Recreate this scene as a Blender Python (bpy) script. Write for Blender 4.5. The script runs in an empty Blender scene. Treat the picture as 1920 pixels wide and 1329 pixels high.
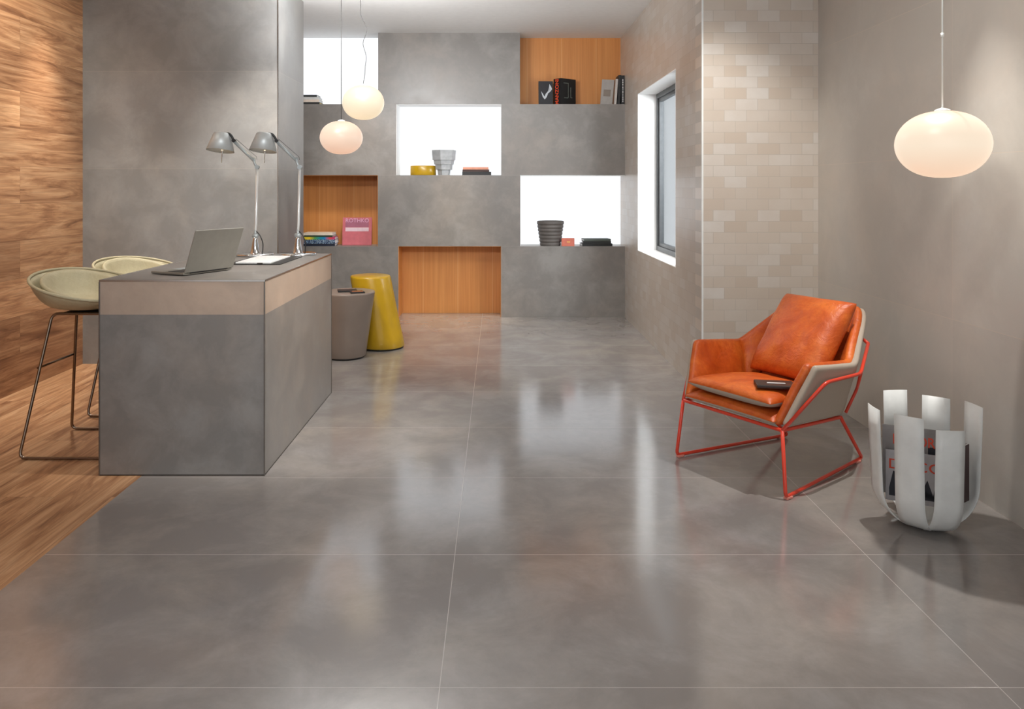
import bpy, bmesh, math, random
from mathutils import Vector, Matrix, noise
random.seed(7)
PI = math.pi
sc = bpy.context.scene
COL = sc.collection

def lin(*rgb):
    o = []
    for v in rgb:
        v /= 255.0
        o.append(v/12.92 if v <= 0.04045 else ((v+0.055)/1.055)**2.4)
    return (o[0], o[1], o[2], 1.0)

# ------------------------------------------------------------ camera
cam = bpy.data.cameras.new('camera')
cam.sensor_width = 36.0
cam.lens = 1450/1920*36.0
cam.shift_x = (960-932)/1920
cam.shift_y = -(664.5-352)/1920
cam.clip_start = 0.05
co = bpy.data.objects.new('camera', cam); COL.objects.link(co)
co.location = (0, 0, 1.339); co.rotation_euler = (PI/2, 0, 0)
sc.camera = co
sc.view_settings.view_transform = 'Standard'
sc.view_settings.look = 'None'
sc.view_settings.exposure = -0.08
sc.view_settings.gamma = 1.0
sc.view_settings.use_curve_mapping = False

# ------------------------------------------------------------ world and lights
w = bpy.data.worlds.new('world'); sc.world = w; w.use_nodes = True
bg = w.node_tree.nodes['Background']
bg.inputs[0].default_value = (0.95, 0.97, 1.0, 1); bg.inputs[1].default_value = 1.0
_n = w.node_tree.nodes; _l = w.node_tree.links
_tc = _n.new('ShaderNodeTexCoord'); _sp = _n.new('ShaderNodeSeparateXYZ'); _mr = _n.new('ShaderNodeMapRange')
_l.new(_tc.outputs['Generated'], _sp.inputs[0]); _l.new(_sp.outputs[1], _mr.inputs[0])
# added frontal fill: world brighter behind the camera, dimmer towards the window
_mr.inputs[1].default_value = -0.5; _mr.inputs[2].default_value = 0.3; _mr.inputs[3].default_value = 1.0; _mr.inputs[4].default_value = 0.65
_mg = _n.new('ShaderNodeMath'); _mg.operation = 'MULTIPLY'; _mg.inputs[1].default_value = 1.0
_l.new(_mr.outputs[0], _mg.inputs[0]); _l.new(_mg.outputs[0], bg.inputs[1])

def area(name, loc, target, size, power, color=(1, 1, 1), size_y=None, spread=None):
    l = bpy.data.lights.new(name, 'AREA'); l.energy = power; l.color = color
    l.shape = 'RECTANGLE' if size_y else 'SQUARE'
    l.size = size
    if size_y: l.size_y = size_y
    if spread: l.spread = math.radians(spread)
    o = bpy.data.objects.new(name, l); COL.objects.link(o); o.location = loc
    d = Vector(target)-Vector(loc)
    o.rotation_euler = d.to_track_quat('-Z', 'Y').to_euler()
    return o

def spot(name, loc, target, power, angle, blend=0.6, radius=0.03, color=(1, 0.95, 0.88)):
    l = bpy.data.lights.new(name, 'SPOT'); l.energy = power; l.color = color
    l.spot_size = math.radians(angle); l.spot_blend = blend; l.shadow_soft_size = radius
    o = bpy.data.objects.new(name, l); COL.objects.link(o); o.location = loc
    d = Vector(target)-Vector(loc)
    o.rotation_euler = d.to_track_quat('-Z', 'Y').to_euler()
    return o

spot('ceiling_spot_pendant', (1.77, 3.31, 2.77), (1.5, 3.05, 0), 185, 56, 0.8, 0.015, (1, 0.97, 0.93))
spot('ceiling_spot_armchair', (0.65, 2.75, 2.85), (1.3, 3.7, 0.3), 26, 52, 0.6, 0.03)
spot('ceiling_spot_wood_wall', (-2.45, 3.9, 2.85), (-3.1, 4.5, 1.5), 49, 120, 0.8, 0.1, (1, 0.93, 0.82))
spot('ceiling_spot_wood_floor', (-2.9, 5.4, 2.85), (-2.75, 5.2, 0), 182, 60, 0.8, 0.08, (1, 0.93, 0.82))
spot('ceiling_spot_partition', (-1.5, 4.9, 2.85), (-1.75, 5.88, 1.25), 219, 60, 1.0, 0.1)
spot('ceiling_spot_hearth', (-0.45, 7.35, 2.85), (-0.45, 7.9, 0.1), 282, 36, 1.0, 0.08, (1, 0.86, 0.68))
spot('fill_spot_desk', (0.4, 3.4, 2.85), (-1.08, 4.3, 0.5), 374, 44, 0.9, 0.1)  # unseen lamp added to brighten the desk's right side
spot('ceiling_spot_brick', (1.05, 4.0, 2.85), (1.45, 4.98, 1.45), 96, 60, 1.0, 0.1)
spot('fill_spot_wood_top', (-2.2, 4.6, 2.85), (-3.15, 5.0, 2.3), 50, 90, 1.0, 0.1, (1, 0.93, 0.82))  # added fill for the upper part of the wood wall
spot('fill_spot_left_shelf', (-1.1, 7.0, 2.85), (-1.45, 8.2, 1.0), 106, 50, 1.0, 0.1, (1, 0.95, 0.88))  # extra lamp added to lift the left wood niche
spot('fill_spot_right_wall', (0.8, 2.3, 2.88), (2.07, 3.45, 2.0), 95, 66, 1.0, 0.25)  # unseen spot added to lighten the upper right wall
spot('fill_spot_far_floor', (0.5, 6.1, 2.88), (0.5, 6.5, 0), 171, 78, 1.0, 0.15)  # added spot that brightens the floor before the shelf wall
area('fill_area_front', (-0.3, 0.9, 2.85), (-0.6, 6.5, 1.5), 1.6, 24, (0.97, 0.99, 1), 0.4, 80)  # unseen fill added for the surfaces facing the camera
spot('fill_spot_near_floor', (-0.75, 1.9, 2.88), (-0.65, 2.3, 0), 95, 84, 1.0, 0.15, (1, 1, 1))  # added lamp lifting the foreground floor
area('fill_uplight', (-1.0, 5.4, 2.5), (-0.8, 6.2, 2.94), 0.8, 39.3, (1, 1, 1), 0.3)  # floating unseen helper added to lighten the ceiling
area('daylight_at_window', (2.35, 5.6, 1.9), (1.45, 7.1, 1.4), 0.9, 80.6, (0.95, 0.98, 1.0), 1.3)

# ------------------------------------------------------------ node helpers
class NT:
    def __init__(s, name):
        s.m = bpy.data.materials.new(name); s.m.use_nodes = True
        s.t = s.m.node_tree; s.b = s.t.nodes['Principled BSDF']
    def n(s, typ, **kw):
        nd = s.t.nodes.new(typ)
        for k, v in kw.items(): setattr(nd, k, v)
        return nd
    def l(s, a, b): s.t.links.new(a, b)
    def math(s, op, a, b=0.0):
        nd = s.n('ShaderNodeMath', operation=op)
        for i, v in enumerate((a, b)):
            if isinstance(v, (int, float)): nd.inputs[i].default_value = v
            else: s.l(v, nd.inputs[i])
        return nd.outputs[0]
    def mix(s, fac, a, b, mode='MIX'):
        nd = s.n('ShaderNodeMix', data_type='RGBA', blend_type=mode)
        for i, v in ((0, fac), (6, a), (7, b)):
            if isinstance(v, (int, float, tuple)): nd.inputs[i].default_value = v
            else: s.l(v, nd.inputs[i])
        return nd.outputs[2]
    def ramp(s, fac, stops):
        nd = s.n('ShaderNodeValToRGB'); e = nd.color_ramp.elements
        while len(e) < len(stops): e.new(0.5)
        for k, (p, c) in enumerate(stops): e[k].position = p; e[k].color = c
        s.l(fac, nd.inputs[0]); return nd.outputs[0]
    def noise(s, vec, scale, detail=4, rough=0.55, dist=0.0):
        nd = s.n('ShaderNodeTexNoise'); nd.inputs['Scale'].default_value = scale
        nd.inputs['Detail'].default_value = detail; nd.inputs['Roughness'].default_value = rough
        nd.inputs['Distortion'].default_value = dist
        s.l(vec, nd.inputs['Vector']); return nd.outputs[0]
    def comb(s, x, y, z=0.0):
        nd = s.n('ShaderNodeCombineXYZ')
        for i, v in enumerate((x, y, z)):
            if isinstance(v, (int, float)): nd.inputs[i].default_value = v
            else: s.l(v, nd.inputs[i])
        return nd.outputs[0]
    def pos(s, obj=False):
        if obj: v = s.n('ShaderNodeTexCoord').outputs['Object']
        else: v = s.n('ShaderNodeNewGeometry').outputs['Position']
        sp = s.n('ShaderNodeSeparateXYZ'); s.l(v, sp.inputs[0])
        return v, sp.outputs[0], sp.outputs[1], sp.outputs[2]
    def bump(s, h, strength=0.2, dist=0.005):
        nd = s.n('ShaderNodeBump'); nd.inputs['Strength'].default_value = strength
        nd.inputs['Distance'].default_value = dist
        s.l(h, nd.inputs['Height']); s.l(nd.outputs[0], s.b.inputs['Normal'])
    def brick(s, vec, bw, rh, offset, mortar, smooth=0.1, freq=2):
        nd = s.n('ShaderNodeTexBrick', offset=offset, offset_frequency=freq)
        nd.inputs['Scale'].default_value = 1.0
        nd.inputs['Color1'].default_value = (0, 0, 0, 1); nd.inputs['Color2'].default_value = (1, 1, 1, 1)
        nd.inputs['Mortar'].default_value = (0.5, 0.5, 0.5, 1)
        nd.inputs['Mortar Size'].default_value = mortar; nd.inputs['Mortar Smooth'].default_value = smooth
        nd.inputs['Brick Width'].default_value = bw; nd.inputs['Row Height'].default_value = rh
        s.l(vec, nd.inputs['Vector']); return nd.outputs[0], nd.outputs[1]

def flat(name, col, rough=0.5, metal=0.0, spec=0.5, emit=None, es=1.0, var=0.06, scale=20, bump=0.0, coat=0.0):
    """plain procedural material: the base colour broken up by a little noise"""
    t = NT(name); v, x, y, z = t.pos(True)
    n = t.noise(v, scale, 3)
    dark = tuple(c*(1-var*2) for c in col[:3])+(1,); light = tuple(min(1, c*(1+var*2)) for c in col[:3])+(1,)
    t.l(t.ramp(n, [(0.3, dark), (0.7, light)]), t.b.inputs['Base Color'])
    t.b.inputs['Roughness'].default_value = rough; t.b.inputs['Metallic'].default_value = metal
    t.b.inputs['Specular IOR Level'].default_value = spec
    t.b.inputs['Coat Weight'].default_value = coat
    if emit:
        t.b.inputs['Emission Color'].default_value = emit; t.b.inputs['Emission Strength'].default_value = es
    if bump: t.bump(n, bump, 0.003)
    return t.m

def concrete(name, mid, warm, dark, rough=0.3, grid=None, joint=None, axes='xz', off=(0, 0), mort=0.0015, big=1.0, spec=0.5, contrast=1.3, ior=1.5):
    t = NT(name); v, x, y, z = t.pos()
    a = t.noise(v, 0.9*big, 5, 0.6, 0.3)
    b = t.noise(v, 3.1*big, 7, 0.66, 0.35)
    f = t.noise(v, 60, 4, 0.7)
    k = 0.5*contrast
    cmix = t.mix(t.ramp(a, [(0.40, (0, 0, 0, 1)), (0.62, (k*1.6, k*1.6, k*1.6, 1))]), mid, warm)
    cmix = t.mix(t.ramp(b, [(0.42, (k, k, k, 1)), (0.64, (0, 0, 0, 1))]), cmix, dark)
    cmix = t.mix(t.ramp(f, [(0.3, (0.10, 0.10, 0.10, 1)), (0.6, (0, 0, 0, 1))]), cmix, dark)
    if grid:
        u = {'xz': x, 'xy': x, 'yz': y, 'sz': None}[axes]
        if axes == 'sz': u = t.math('ADD', x, y)
        vv = y if axes == 'xy' else z
        vec = t.comb(t.math('ADD', u, off[0]), t.math('ADD', vv, off[1]))
        rnd, fac = t.brick(vec, grid[0], grid[1], 0.0, mort)
        tone = t.ramp(rnd, [(0, (0.93, 0.93, 0.93, 1)), (1, (1.06, 1.05, 1.04, 1))])
        cmix = t.mix(1.0, cmix, tone, 'MULTIPLY')
        cmix = t.mix(fac, cmix, joint)
        inv = t.math('SUBTRACT', 1.0, fac)
        t.bump(inv, 0.25, 0.002)
    t.l(cmix, t.b.inputs['Base Color'])
    r = t.ramp(b, [(0.3, (rough*0.85,)*3+(1,)), (0.7, (rough*1.2,)*3+(1,))])
    t.l(r, t.b.inputs['Roughness'])
    t.b.inputs['Specular IOR Level'].default_value = spec
    t.b.inputs['IOR'].default_value = ior
    return t.m

def brickwall(name, axes, off, dim=0.0):
    t = NT(name); v, x, y, z = t.pos()
    u = x if axes == 'xz' else y
    vec = t.comb(t.math('ADD', u, off[0]), t.math('ADD', z, off[1]))
    rnd, fac = t.brick(vec, 0.143, 0.0715, 0.5, 0.0011)
    c = t.ramp(rnd, [(0.0, lin(198, 183, 168)), (0.2, lin(205, 193, 180)), (0.65, lin(210, 201, 191)), (1.0, lin(217, 212, 206))])
    n = t.noise(v, 5, 5, 0.6); n2 = t.noise(v, 0.8, 3)
    c = t.mix(t.ramp(n, [(0.4, (0, 0, 0, 1)), (0.65, (0.35, 0.35, 0.35, 1))]), c, lin(200, 186, 172))
    c = t.mix(t.ramp(n2, [(0.4, (0, 0, 0, 1)), (0.65, (0.3, 0.3, 0.3, 1))]), c, lin(203, 189, 175))
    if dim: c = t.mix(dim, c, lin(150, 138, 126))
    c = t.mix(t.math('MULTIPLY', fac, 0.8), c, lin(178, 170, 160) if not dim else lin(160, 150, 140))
    t.l(c, t.b.inputs['Base Color'])
    t.b.inputs['Roughness'].default_value = 0.3
    h = t.math('ADD', t.math('SUBTRACT', 1.0, fac), t.math('MULTIPLY', t.noise(v, 9, 3), 0.8))
    t.bump(h, 0.3, 0.003)
    return t.m

def planks(name, axes, pw=0.247, pl=1.5, off=(0, 0), rough=0.42, tint=1.0):
    t = NT(name); v, x, y, z = t.pos()
    u = t.math('ADD', y, off[0]); vv = t.math('ADD', x if axes == 'yx' else z, off[1])
    rnd, fac = t.brick(t.comb(u, vv), pl, pw, 0.5, 0.0008, 0.0)
    o = t.math('MULTIPLY', rnd, 13.0)
    vec = t.comb(t.math('MULTIPLY', t.math('ADD', u, o), 0.75), t.math('MULTIPLY', t.math('ADD', vv, o), 7.0), o)
    g = t.noise(vec, 1.5, 7, 0.64, 1.9)
    vec2 = t.comb(t.math('MULTIPLY', u, 3.0), t.math('MULTIPLY', vv, 95.0), o)
    g2 = t.noise(vec2, 1.2, 4, 0.6)
    T = lambda r, gg, b: tuple(c*tint for c in lin(r, gg, b)[:3])+(1,)
    c = t.ramp(g, [(0.30, T(124, 86, 60)), (0.42, T(172, 126, 90)), (0.52, T(198, 152, 112)), (0.64, T(216, 174, 134)), (0.8, T(188, 142, 104))])
    c = t.mix(t.ramp(g2, [(0.35, (0.35, 0.35, 0.35, 1)), (0.6, (0, 0, 0, 1))]), c, T(122, 80, 54))
    tone = t.ramp(rnd, [(0, (0.72, 0.67, 0.64, 1)), (0.5, (0.98, 0.97, 0.96, 1)), (1, (1.18, 1.17, 1.15, 1))])
    c = t.mix(1.0, c, tone, 'MULTIPLY')
    c = t.mix(t.math('MULTIPLY', fac, 0.7), c, T(90, 60, 42))
    t.l(c, t.b.inputs['Base Color'])
    t.b.inputs['Roughness'].default_value = rough
    t.bump(g2, 0.08, 0.002)
    return t.m

def veneer(name):
    t = NT(name); v, x, y, z = t.pos()
    n = t.noise(t.comb(t.math('MULTIPLY', x, 60.0), y, t.math('MULTIPLY', z, 1.2)), 1.0, 4, 0.6)
    n2 = t.noise(t.comb(t.math('MULTIPLY', x, 7.0), y, t.math('MULTIPLY', z, 0.6)), 1.0, 3, 0.5)
    c = t.mix(n2, lin(198, 126, 62), lin(216, 150, 82))
    c = t.mix(t.ramp(n, [(0.35, (0.4, 0.4, 0.4, 1)), (0.62, (0, 0, 0, 1))]), c, lin(176, 106, 48))
    m = t.math('PINGPONG', t.math('ADD', x, 0.05), 0.185)
    edge = t.math('LESS_THAN', m, 0.0025)
    c = t.mix(t.math('MULTIPLY', edge, 0.5), c, lin(230, 185, 130))
    t.l(c, t.b.inputs['Base Color']); t.b.inputs['Roughness'].default_value = 0.5
    return t.m

def leather(name, a, b, cdark, rough=0.42, scale=5):
    t = NT(name); v, x, y, z = t.pos(True)
    n = t.noise(v, scale, 6, 0.65, 0.8); n2 = t.noise(v, 38, 4, 0.7, 1.0)
    vo = t.n('ShaderNodeTexVoronoi'); vo.inputs['Scale'].default_value = 260; t.l(v, vo.inputs['Vector'])
    c = t.ramp(n, [(0.34, cdark), (0.47, a), (0.66, b)])
    c = t.mix(t.ramp(n2, [(0.38, (0.35, 0.35, 0.35, 1)), (0.55, (0, 0, 0, 1))]), c, cdark)
    t.l(c, t.b.inputs['Base Color']); t.b.inputs['Roughness'].default_value = rough
    wr = t.noise(v, 14, 5, 0.6, 2.2)
    t.bump(t.math('ADD', t.math('MULTIPLY', wr, 1.0), t.math('MULTIPLY', vo.outputs[0], 0.06)), 0.45, 0.008)
    return t.m

def fabric(name, col):
    t = NT(name); v, x, y, z = t.pos(True)
    n = t.noise(v, 350, 2); n2 = t.noise(v, 6, 4)
    c = t.mix(n, tuple(q*0.82 for q in col[:3])+(1,), col)
    c = t.mix(t.math('MULTIPLY', n2, 0.3), c, tuple(q*0.8 for q in col[:3])+(1,))
    t.l(c, t.b.inputs['Base Color']); t.b.inputs['Roughness'].default_value = 0.9
    t.bump(n, 0.3, 0.002)
    return t.m

G = 0.7345
M = {}
M['floor'] = concrete('floor_tile', lin(152, 149, 148), lin(154, 147, 140), lin(124, 119, 116), 0.14, (1.5, 0.7505), lin(192, 186, 180), 'xy', (0.154+6.0, -2.0725+7.505), 0.0013, spec=0.6, ior=2.1)
M['block'] = concrete('shelf_block_tile', lin(139, 135, 131), lin(137, 129, 122), lin(114, 109, 105), 0.34, (30, G), lin(146, 140, 134), 'xz', (15, 0), 0.0010, big=1.3)
M['part'] = concrete('partition_tile', lin(150, 151, 151), lin(148, 145, 141), lin(124, 124, 123), 0.34, (30, 0.7415), lin(160, 153, 146), 'sz', (15, 0), 0.0010, big=1.2)
M['desk'] = concrete('desk_tile', lin(144, 141, 138), lin(144, 136, 129), lin(116, 113, 110), 0.38, big=1.6, contrast=1.2)
M['band'] = concrete('desk_band_tile', lin(186, 169, 154), lin(188, 166, 148), lin(168, 150, 135), 0.4, big=1.6)
M['rwall'] = concrete('right_wall_tile', lin(204, 202, 196), lin(202, 194, 184), lin(188, 184, 177), 0.34, (1.5, 0.7415), lin(206, 195, 182), 'yz', (-3.515+6.0, 0), 0.0013, big=0.9)
M['brickf'] = brickwall('brick_tile_front', 'xz', (-1.32+14.3, 0.02))
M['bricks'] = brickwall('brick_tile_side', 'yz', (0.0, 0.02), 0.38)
M['woodw'] = planks('wood_wall', 'yz', 0.247, 1.56, (-5.11+3.12, 0.0))
M['woodf'] = planks('wood_floor', 'yx', 0.247, 1.5, (0.4, 3.152), 0.4)
M['ven'] = veneer('orange_veneer')
M['white'] = flat('white_paint', lin(244, 244, 243), 0.6, var=0.01)
M['ceil'] = flat('ceiling_paint', lin(240, 240, 239), 0.85, var=0.01)
M['glow'] = flat('glow_panel', lin(130, 133, 136), 0.5, emit=(0.93, 0.96, 1.0, 1), es=1.04, var=0.01)  # emission added so the white niche backs glow by themselves
M['steel'] = flat('steel_trim', lin(190, 186, 180), 0.22, 1.0, var=0.03)
M['darkm'] = flat('dark_trim', lin(70, 66, 62), 0.35, 0.7)
M['frame'] = flat('window_metal', lin(84, 86, 88), 0.4, 0.2)
M['trimd'] = flat('dull_steel_trim', lin(128, 122, 116), 0.35, 0.9)
M['chrome'] = flat('chrome', lin(225, 228, 230), 0.12, 1.0, var=0.01)
M['alu'] = flat('aluminium', lin(176, 184, 186), 0.38, 0.35, var=0.02)
M['rod'] = flat('polished_rod', lin(236, 238, 238), 0.25, 0.4, var=0.01)
M['shade'] = flat('shade_aluminium', lin(196, 201, 201), 0.42, 0.3, var=0.02)
M['bronze'] = flat('bronze_tube', lin(150, 134, 120), 0.25, 1.0, var=0.03)
M['black'] = flat('black_plastic', lin(30, 29, 29), 0.4)
M['red'] = flat('red_enamel', lin(226, 66, 42), 0.3, var=0.03, coat=0.3)
M['mustard'] = flat('mustard_lacquer', lin(188, 148, 22), 0.3, var=0.05, scale=4, coat=0.2)
M['taupe'] = flat('taupe_lacquer', lin(134, 120, 110), 0.38, var=0.04, scale=4)
M['petal'] = flat('white_metal', lin(236, 239, 237), 0.38, 0.0, var=0.03, scale=12)
M['orange'] = leather('orange_leather', lin(204, 92, 28), lin(224, 118, 44), lin(182, 74, 22))
M['taupef'] = fabric('greige_fabric', lin(188, 174, 158))
M['cream'] = leather('cream_leather', lin(196, 188, 156), lin(206, 198, 166), lin(186, 176, 144), 0.5, 3)
M['paper'] = flat('paper', lin(230, 232, 232), 0.8, var=0.04, scale=90)
M['lapt'] = flat('laptop_aluminium', lin(160, 158, 150), 0.42, 0.6, var=0.02)

glass = NT('window_glass')
for nd in list(glass.t.nodes):
    if nd.type == 'BSDF_PRINCIPLED': glass.t.nodes.remove(nd)
tr = glass.n('ShaderNodeBsdfTransparent'); tr.inputs[0].default_value = (0.93, 0.95, 0.96, 1)
gl = glass.n('ShaderNodeBsdfGlossy'); gl.inputs['Roughness'].default_value = 0.02
mx = glass.n('ShaderNodeMixShader'); mx.inputs[0].default_value = 0.06
glass.l(tr.outputs[0], mx.inputs[1]); glass.l(gl.outputs[0], mx.inputs[2])
glass.l(mx.outputs[0], glass.t.nodes['Material Output'].inputs[0]); M['glass'] = glass.m

def globe_mat(name, top, bottom, s):
    t = NT(name); v, x, y, z = t.pos(True)
    f = t.math('ADD', t.math('MULTIPLY', z, 4.0), 0.5)
    c = t.ramp(f, [(0.0, bottom), (0.45, top), (0.9, top), (1.0, bottom)])
    t.l(c, t.b.inputs['Emission Color']); t.b.inputs['Emission Strength'].default_value = s
    t.b.inputs['Base Color'].default_value = lin(110, 96, 84); t.b.inputs['Roughness'].default_value = 0.35
    return t.m
M['globe'] = globe_mat('opal_glass_warm', (1.0, 0.84, 0.66, 1), (1.0, 0.70, 0.50, 1), 0.93)
M['globe2'] = globe_mat('opal_glass_cream', (1.0, 0.88, 0.66, 1), (1.0, 0.80, 0.54, 1), 0.90)
M['globe3'] = globe_mat('opal_glass_peach', (1.0, 0.76, 0.60, 1), (1.0, 0.62, 0.44, 1), 0.84)

# ------------------------------------------------------------ mesh helpers
def bm_(): return bmesh.new()

def box(bm, x0, x1, y0, y1, z0, z1, mi=0, bev=0.0, mtx=None):
    vs = [bm.verts.new((x, y, z)) for x in (x0, x1) for y in (y0, y1) for z in (z0, z1)]
    fs = []
    for q in ((0, 1, 3, 2), (4, 6, 7, 5), (0, 4, 5, 1), (2, 3, 7, 6), (0, 2, 6, 4), (1, 5, 7, 3)):
        f = bm.faces.new([vs[i] for i in q]); f.material_index = mi; fs.append(f)
    if bev:
        es = list({e for f in fs for e in f.edges})
        r = bmesh.ops.bevel(bm, geom=es, offset=bev, segments=2, affect='EDGES', profile=0.5)
        for f in r['faces']: f.material_index = mi
        vs = list({v for f in r['faces'] for v in f.verts} | {v for v in vs if v.is_valid})
    if mtx: bmesh.ops.transform(bm, matrix=mtx, verts=[v for v in vs if v.is_valid])
    return fs

def fillet(pts, r, n=5, closed=False):
    P = [Vector(p) for p in pts]; out = []; N = len(P)
    for i in range(N):
        if not closed and i in (0, N-1): out.append(P[i]); continue
        a, b, c = P[i-1], P[i], P[(i+1) % N]
        u = (a-b); v = (c-b); d = min(r, u.length*0.45, v.length*0.45)
        p0 = b+u.normalized()*d; p1 = b+v.normalized()*d
        for k in range(n+1):
            t = k/n; out.append((1-t)**2*p0+2*t*(1-t)*b+t*t*p1)
    return out

def tube(bm, pts, r, seg=12, closed=False, fil=0.0, mi=0, caps=True):
    P = fillet(pts, fil, 6, closed) if fil else [Vector(p) for p in pts]
    N = len(P); rr = r if isinstance(r, (list, tuple)) else [r]*N
    rings = []; prev = None
    for i in range(N):
        if closed: t = (P[(i+1) % N]-P[i-1]).normalized()
        elif i == 0: t = (P[1]-P[0]).normalized()
        elif i == N-1: t = (P[-1]-P[-2]).normalized()
        else: t = ((P[i+1]-P[i]).normalized()+(P[i]-P[i-1]).normalized()).normalized()
        if prev is None:
            a = Vector((0, 0, 1)) if abs(t.z) < 0.9 else Vector((1, 0, 0))
            nrm = t.cross(a).normalized()
        else:
            nrm = (prev-t*prev.dot(t)).normalized()
        prev = nrm; bn = t.cross(nrm)
        rings.append([bm.verts.new(P[i]+(nrm*math.cos(2*PI*k/seg)+bn*math.sin(2*PI*k/seg))*rr[i]) for k in range(seg)])
    rng = range(N) if closed else range(N-1)
    for i in rng:
        A, B = rings[i], rings[(i+1) % N]
        for k in range(seg):
            f = bm.faces.new((A[k], A[(k+1) % seg], B[(k+1) % seg], B[k])); f.material_index = mi; f.smooth = True
    if caps and not closed:
        for R_ in (rings[0], rings[-1]):
            f = bm.faces.new(R_); f.material_index = mi

def lathe(bm, prof, seg=48, mi=0, c=(0, 0), smooth=True, sx=1.0, sy=1.0, shift=None):
    """profile [(r, z)]; shift(z) -> x offset"""
    rings = []
    for r, z in prof:
        ox = shift(z) if shift else 0.0
        if r < 1e-5: rings.append([bm.verts.new((c[0]+ox, c[1], z))])
        else: rings.append([bm.verts.new((c[0]+ox+r*sx*math.cos(2*PI*k/seg), c[1]+r*sy*math.sin(2*PI*k/seg), z)) for k in range(seg)])
    for A, B in zip(rings, rings[1:]):
        if len(A) == 1 and len(B) == 1: continue
        for k in range(seg):
            k2 = (k+1) % seg
            if len(A) == 1: f = bm.faces.new((A[0], B[k2], B[k]))
            elif len(B) == 1: f = bm.faces.new((A[k], A[k2], B[0]))
            else: f = bm.faces.new((A[k], A[k2], B[k2], B[k]))
            f.smooth = smooth; f.material_index = mi

def obj(name, bm, mats, parent=None, loc=None, rot=None, sub=0, solid=None, sharp=None, bevel=0.0):
    bmesh.ops.recalc_face_normals(bm, faces=bm.faces)
    me = bpy.data.meshes.new(name); bm.to_mesh(me); bm.free()
    if not isinstance(mats, (list, tuple)): mats = [mats]
    for m in mats: me.materials.append(m)
    o = bpy.data.objects.new(name, me); COL.objects.link(o)
    if loc: o.location = loc
    if rot: o.rotation_euler = rot
    if parent: o.parent = parent
    if bevel:
        md = o.modifiers.new('bevel', 'BEVEL'); md.width = bevel; md.segments = 2; md.limit_method = 'ANGLE'
    if solid:
        md = o.modifiers.new('solid', 'SOLIDIFY'); md.thickness = solid[0]; md.offset = solid[1]
        if len(solid) > 2: md.material_offset = solid[2]; md.material_offset_rim = solid[3]
    if sub:
        md = o.modifiers.new('sub', 'SUBSURF'); md.levels = sub; md.render_levels = sub
        for p in me.polygons: p.use_smooth = True
    return o

def tag(o, label, cat, group=None):
    o['label'] = label; o['category'] = cat
    if group: o['group'] = group
    return o

def thing(name, label, cat, loc=(0, 0, 0), rz=0.0, group=None):
    o = bpy.data.objects.new(name, None); COL.objects.link(o); o.empty_display_size = 0.1
    o.location = loc; o.rotation_euler = (0, 0, rz)
    return tag(o, label, cat, group)

def struct(name, bm, m, parent=None, **kw):
    o = obj(name, bm, m, parent, **kw); o['kind'] = 'structure'; return o

def dup(root, loc=None, rz=None, label=None):
    r = root.copy(); COL.objects.link(r)
    if loc: r.location = loc
    if rz is not None: r.rotation_euler = (0, 0, rz)
    if label: r['label'] = label
    def kids(src, dst):
        for ch in list(src.children):
            if ch == dst: continue
            c = ch.copy(); COL.objects.link(c); c.parent = dst; kids(ch, c)
    kids(root, r)
    return r

def text_mesh(name, body, size, mat, parent, loc, rot, extrude=0.0006, offset=0.0, sx=1.0, align='CENTER'):
    cu = bpy.data.curves.new(name, 'FONT'); cu.body = body; cu.size = size
    cu.extrude = extrude; cu.offset = offset; cu.align_x = align; cu.align_y = 'CENTER'
    tmp = bpy.data.objects.new(name+'_tmp', cu); COL.objects.link(tmp)
    dg = bpy.context.evaluated_depsgraph_get()
    me = bpy.data.meshes.new_from_object(tmp.evaluated_get(dg)); me.name = name
    bpy.data.objects.remove(tmp)
    me.materials.clear(); me.materials.append(mat)
    o = bpy.data.objects.new(name, me); COL.objects.link(o)
    o.parent = parent; o.location = loc; o.rotation_euler = rot; o.scale = (sx, 1, 1)
    return o

# ============================================================ the room
CZ = 2.94; XL = -3.152; XW = 1.32; XR = 2.068; YB = 7.99; YN = 8.275; YC = 4.98; XS = -1.652
b = bm_(); box(b, XS, 2.4, -0.6, 8.6, -0.1, 0); struct('floor', b, M['floor'])
b = bm_(); box(b, XL-0.2, XS, -0.6, 8.6, -0.1, 0); struct('floor', b, M['woodf'])
b = bm_(); box(b, XL-0.2, XS, -0.6, 8.6, CZ, CZ+0.1); box(b, XS, XR+0.2, -0.6, YC, CZ, CZ+0.1); box(b, XS, 1.62, YC, 8.6, CZ, CZ+0.1)
struct('ceiling', b, M['ceil'])
b = bm_(); box(b, XL-0.15, XL, -0.6, 8.6, 0, CZ); struct('wall_left', b, M['woodw'])
b = bm_(); box(b, XR, XR+0.15, -0.6, YC, 0, CZ); struct('wall_right', b, M['rwall'])
b = bm_(); box(b, XW, XR+0.15, YC, YC+0.17, 0, CZ); struct('wall_brick', b, M['brickf'])
# wall with the window opening
WY0, WY1, WZ0, WZ1, WX = 5.713, 7.25, 0.749, 2.219, 1.556
b = bm_()
box(b, XW, WX, YC+0.17, WY0, 0, CZ); box(b, XW, WX, WY1, 8.6, 0, CZ)
box(b, XW, WX, WY0, WY1, 0, WZ0); box(b, XW, WX, WY0, WY1, WZ1, CZ)
struct('wall_window', b, M['bricks'])
# partition block
b = bm_(); box(b, XL, -1.667, 5.883, 6.66, 0, CZ); struct('wall_partition', b, M['part'])
b = bm_(); box(b, -1.671, -1.6635, 5.8795, 5.887, 0, CZ); struct('trim_1', b, M['steel'])
b = bm_(); box(b, XW-0.003, XW+0.008, YC-0.004, YC+0.004, 0, CZ); struct('trim_2', b, M['petal'])
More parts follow.
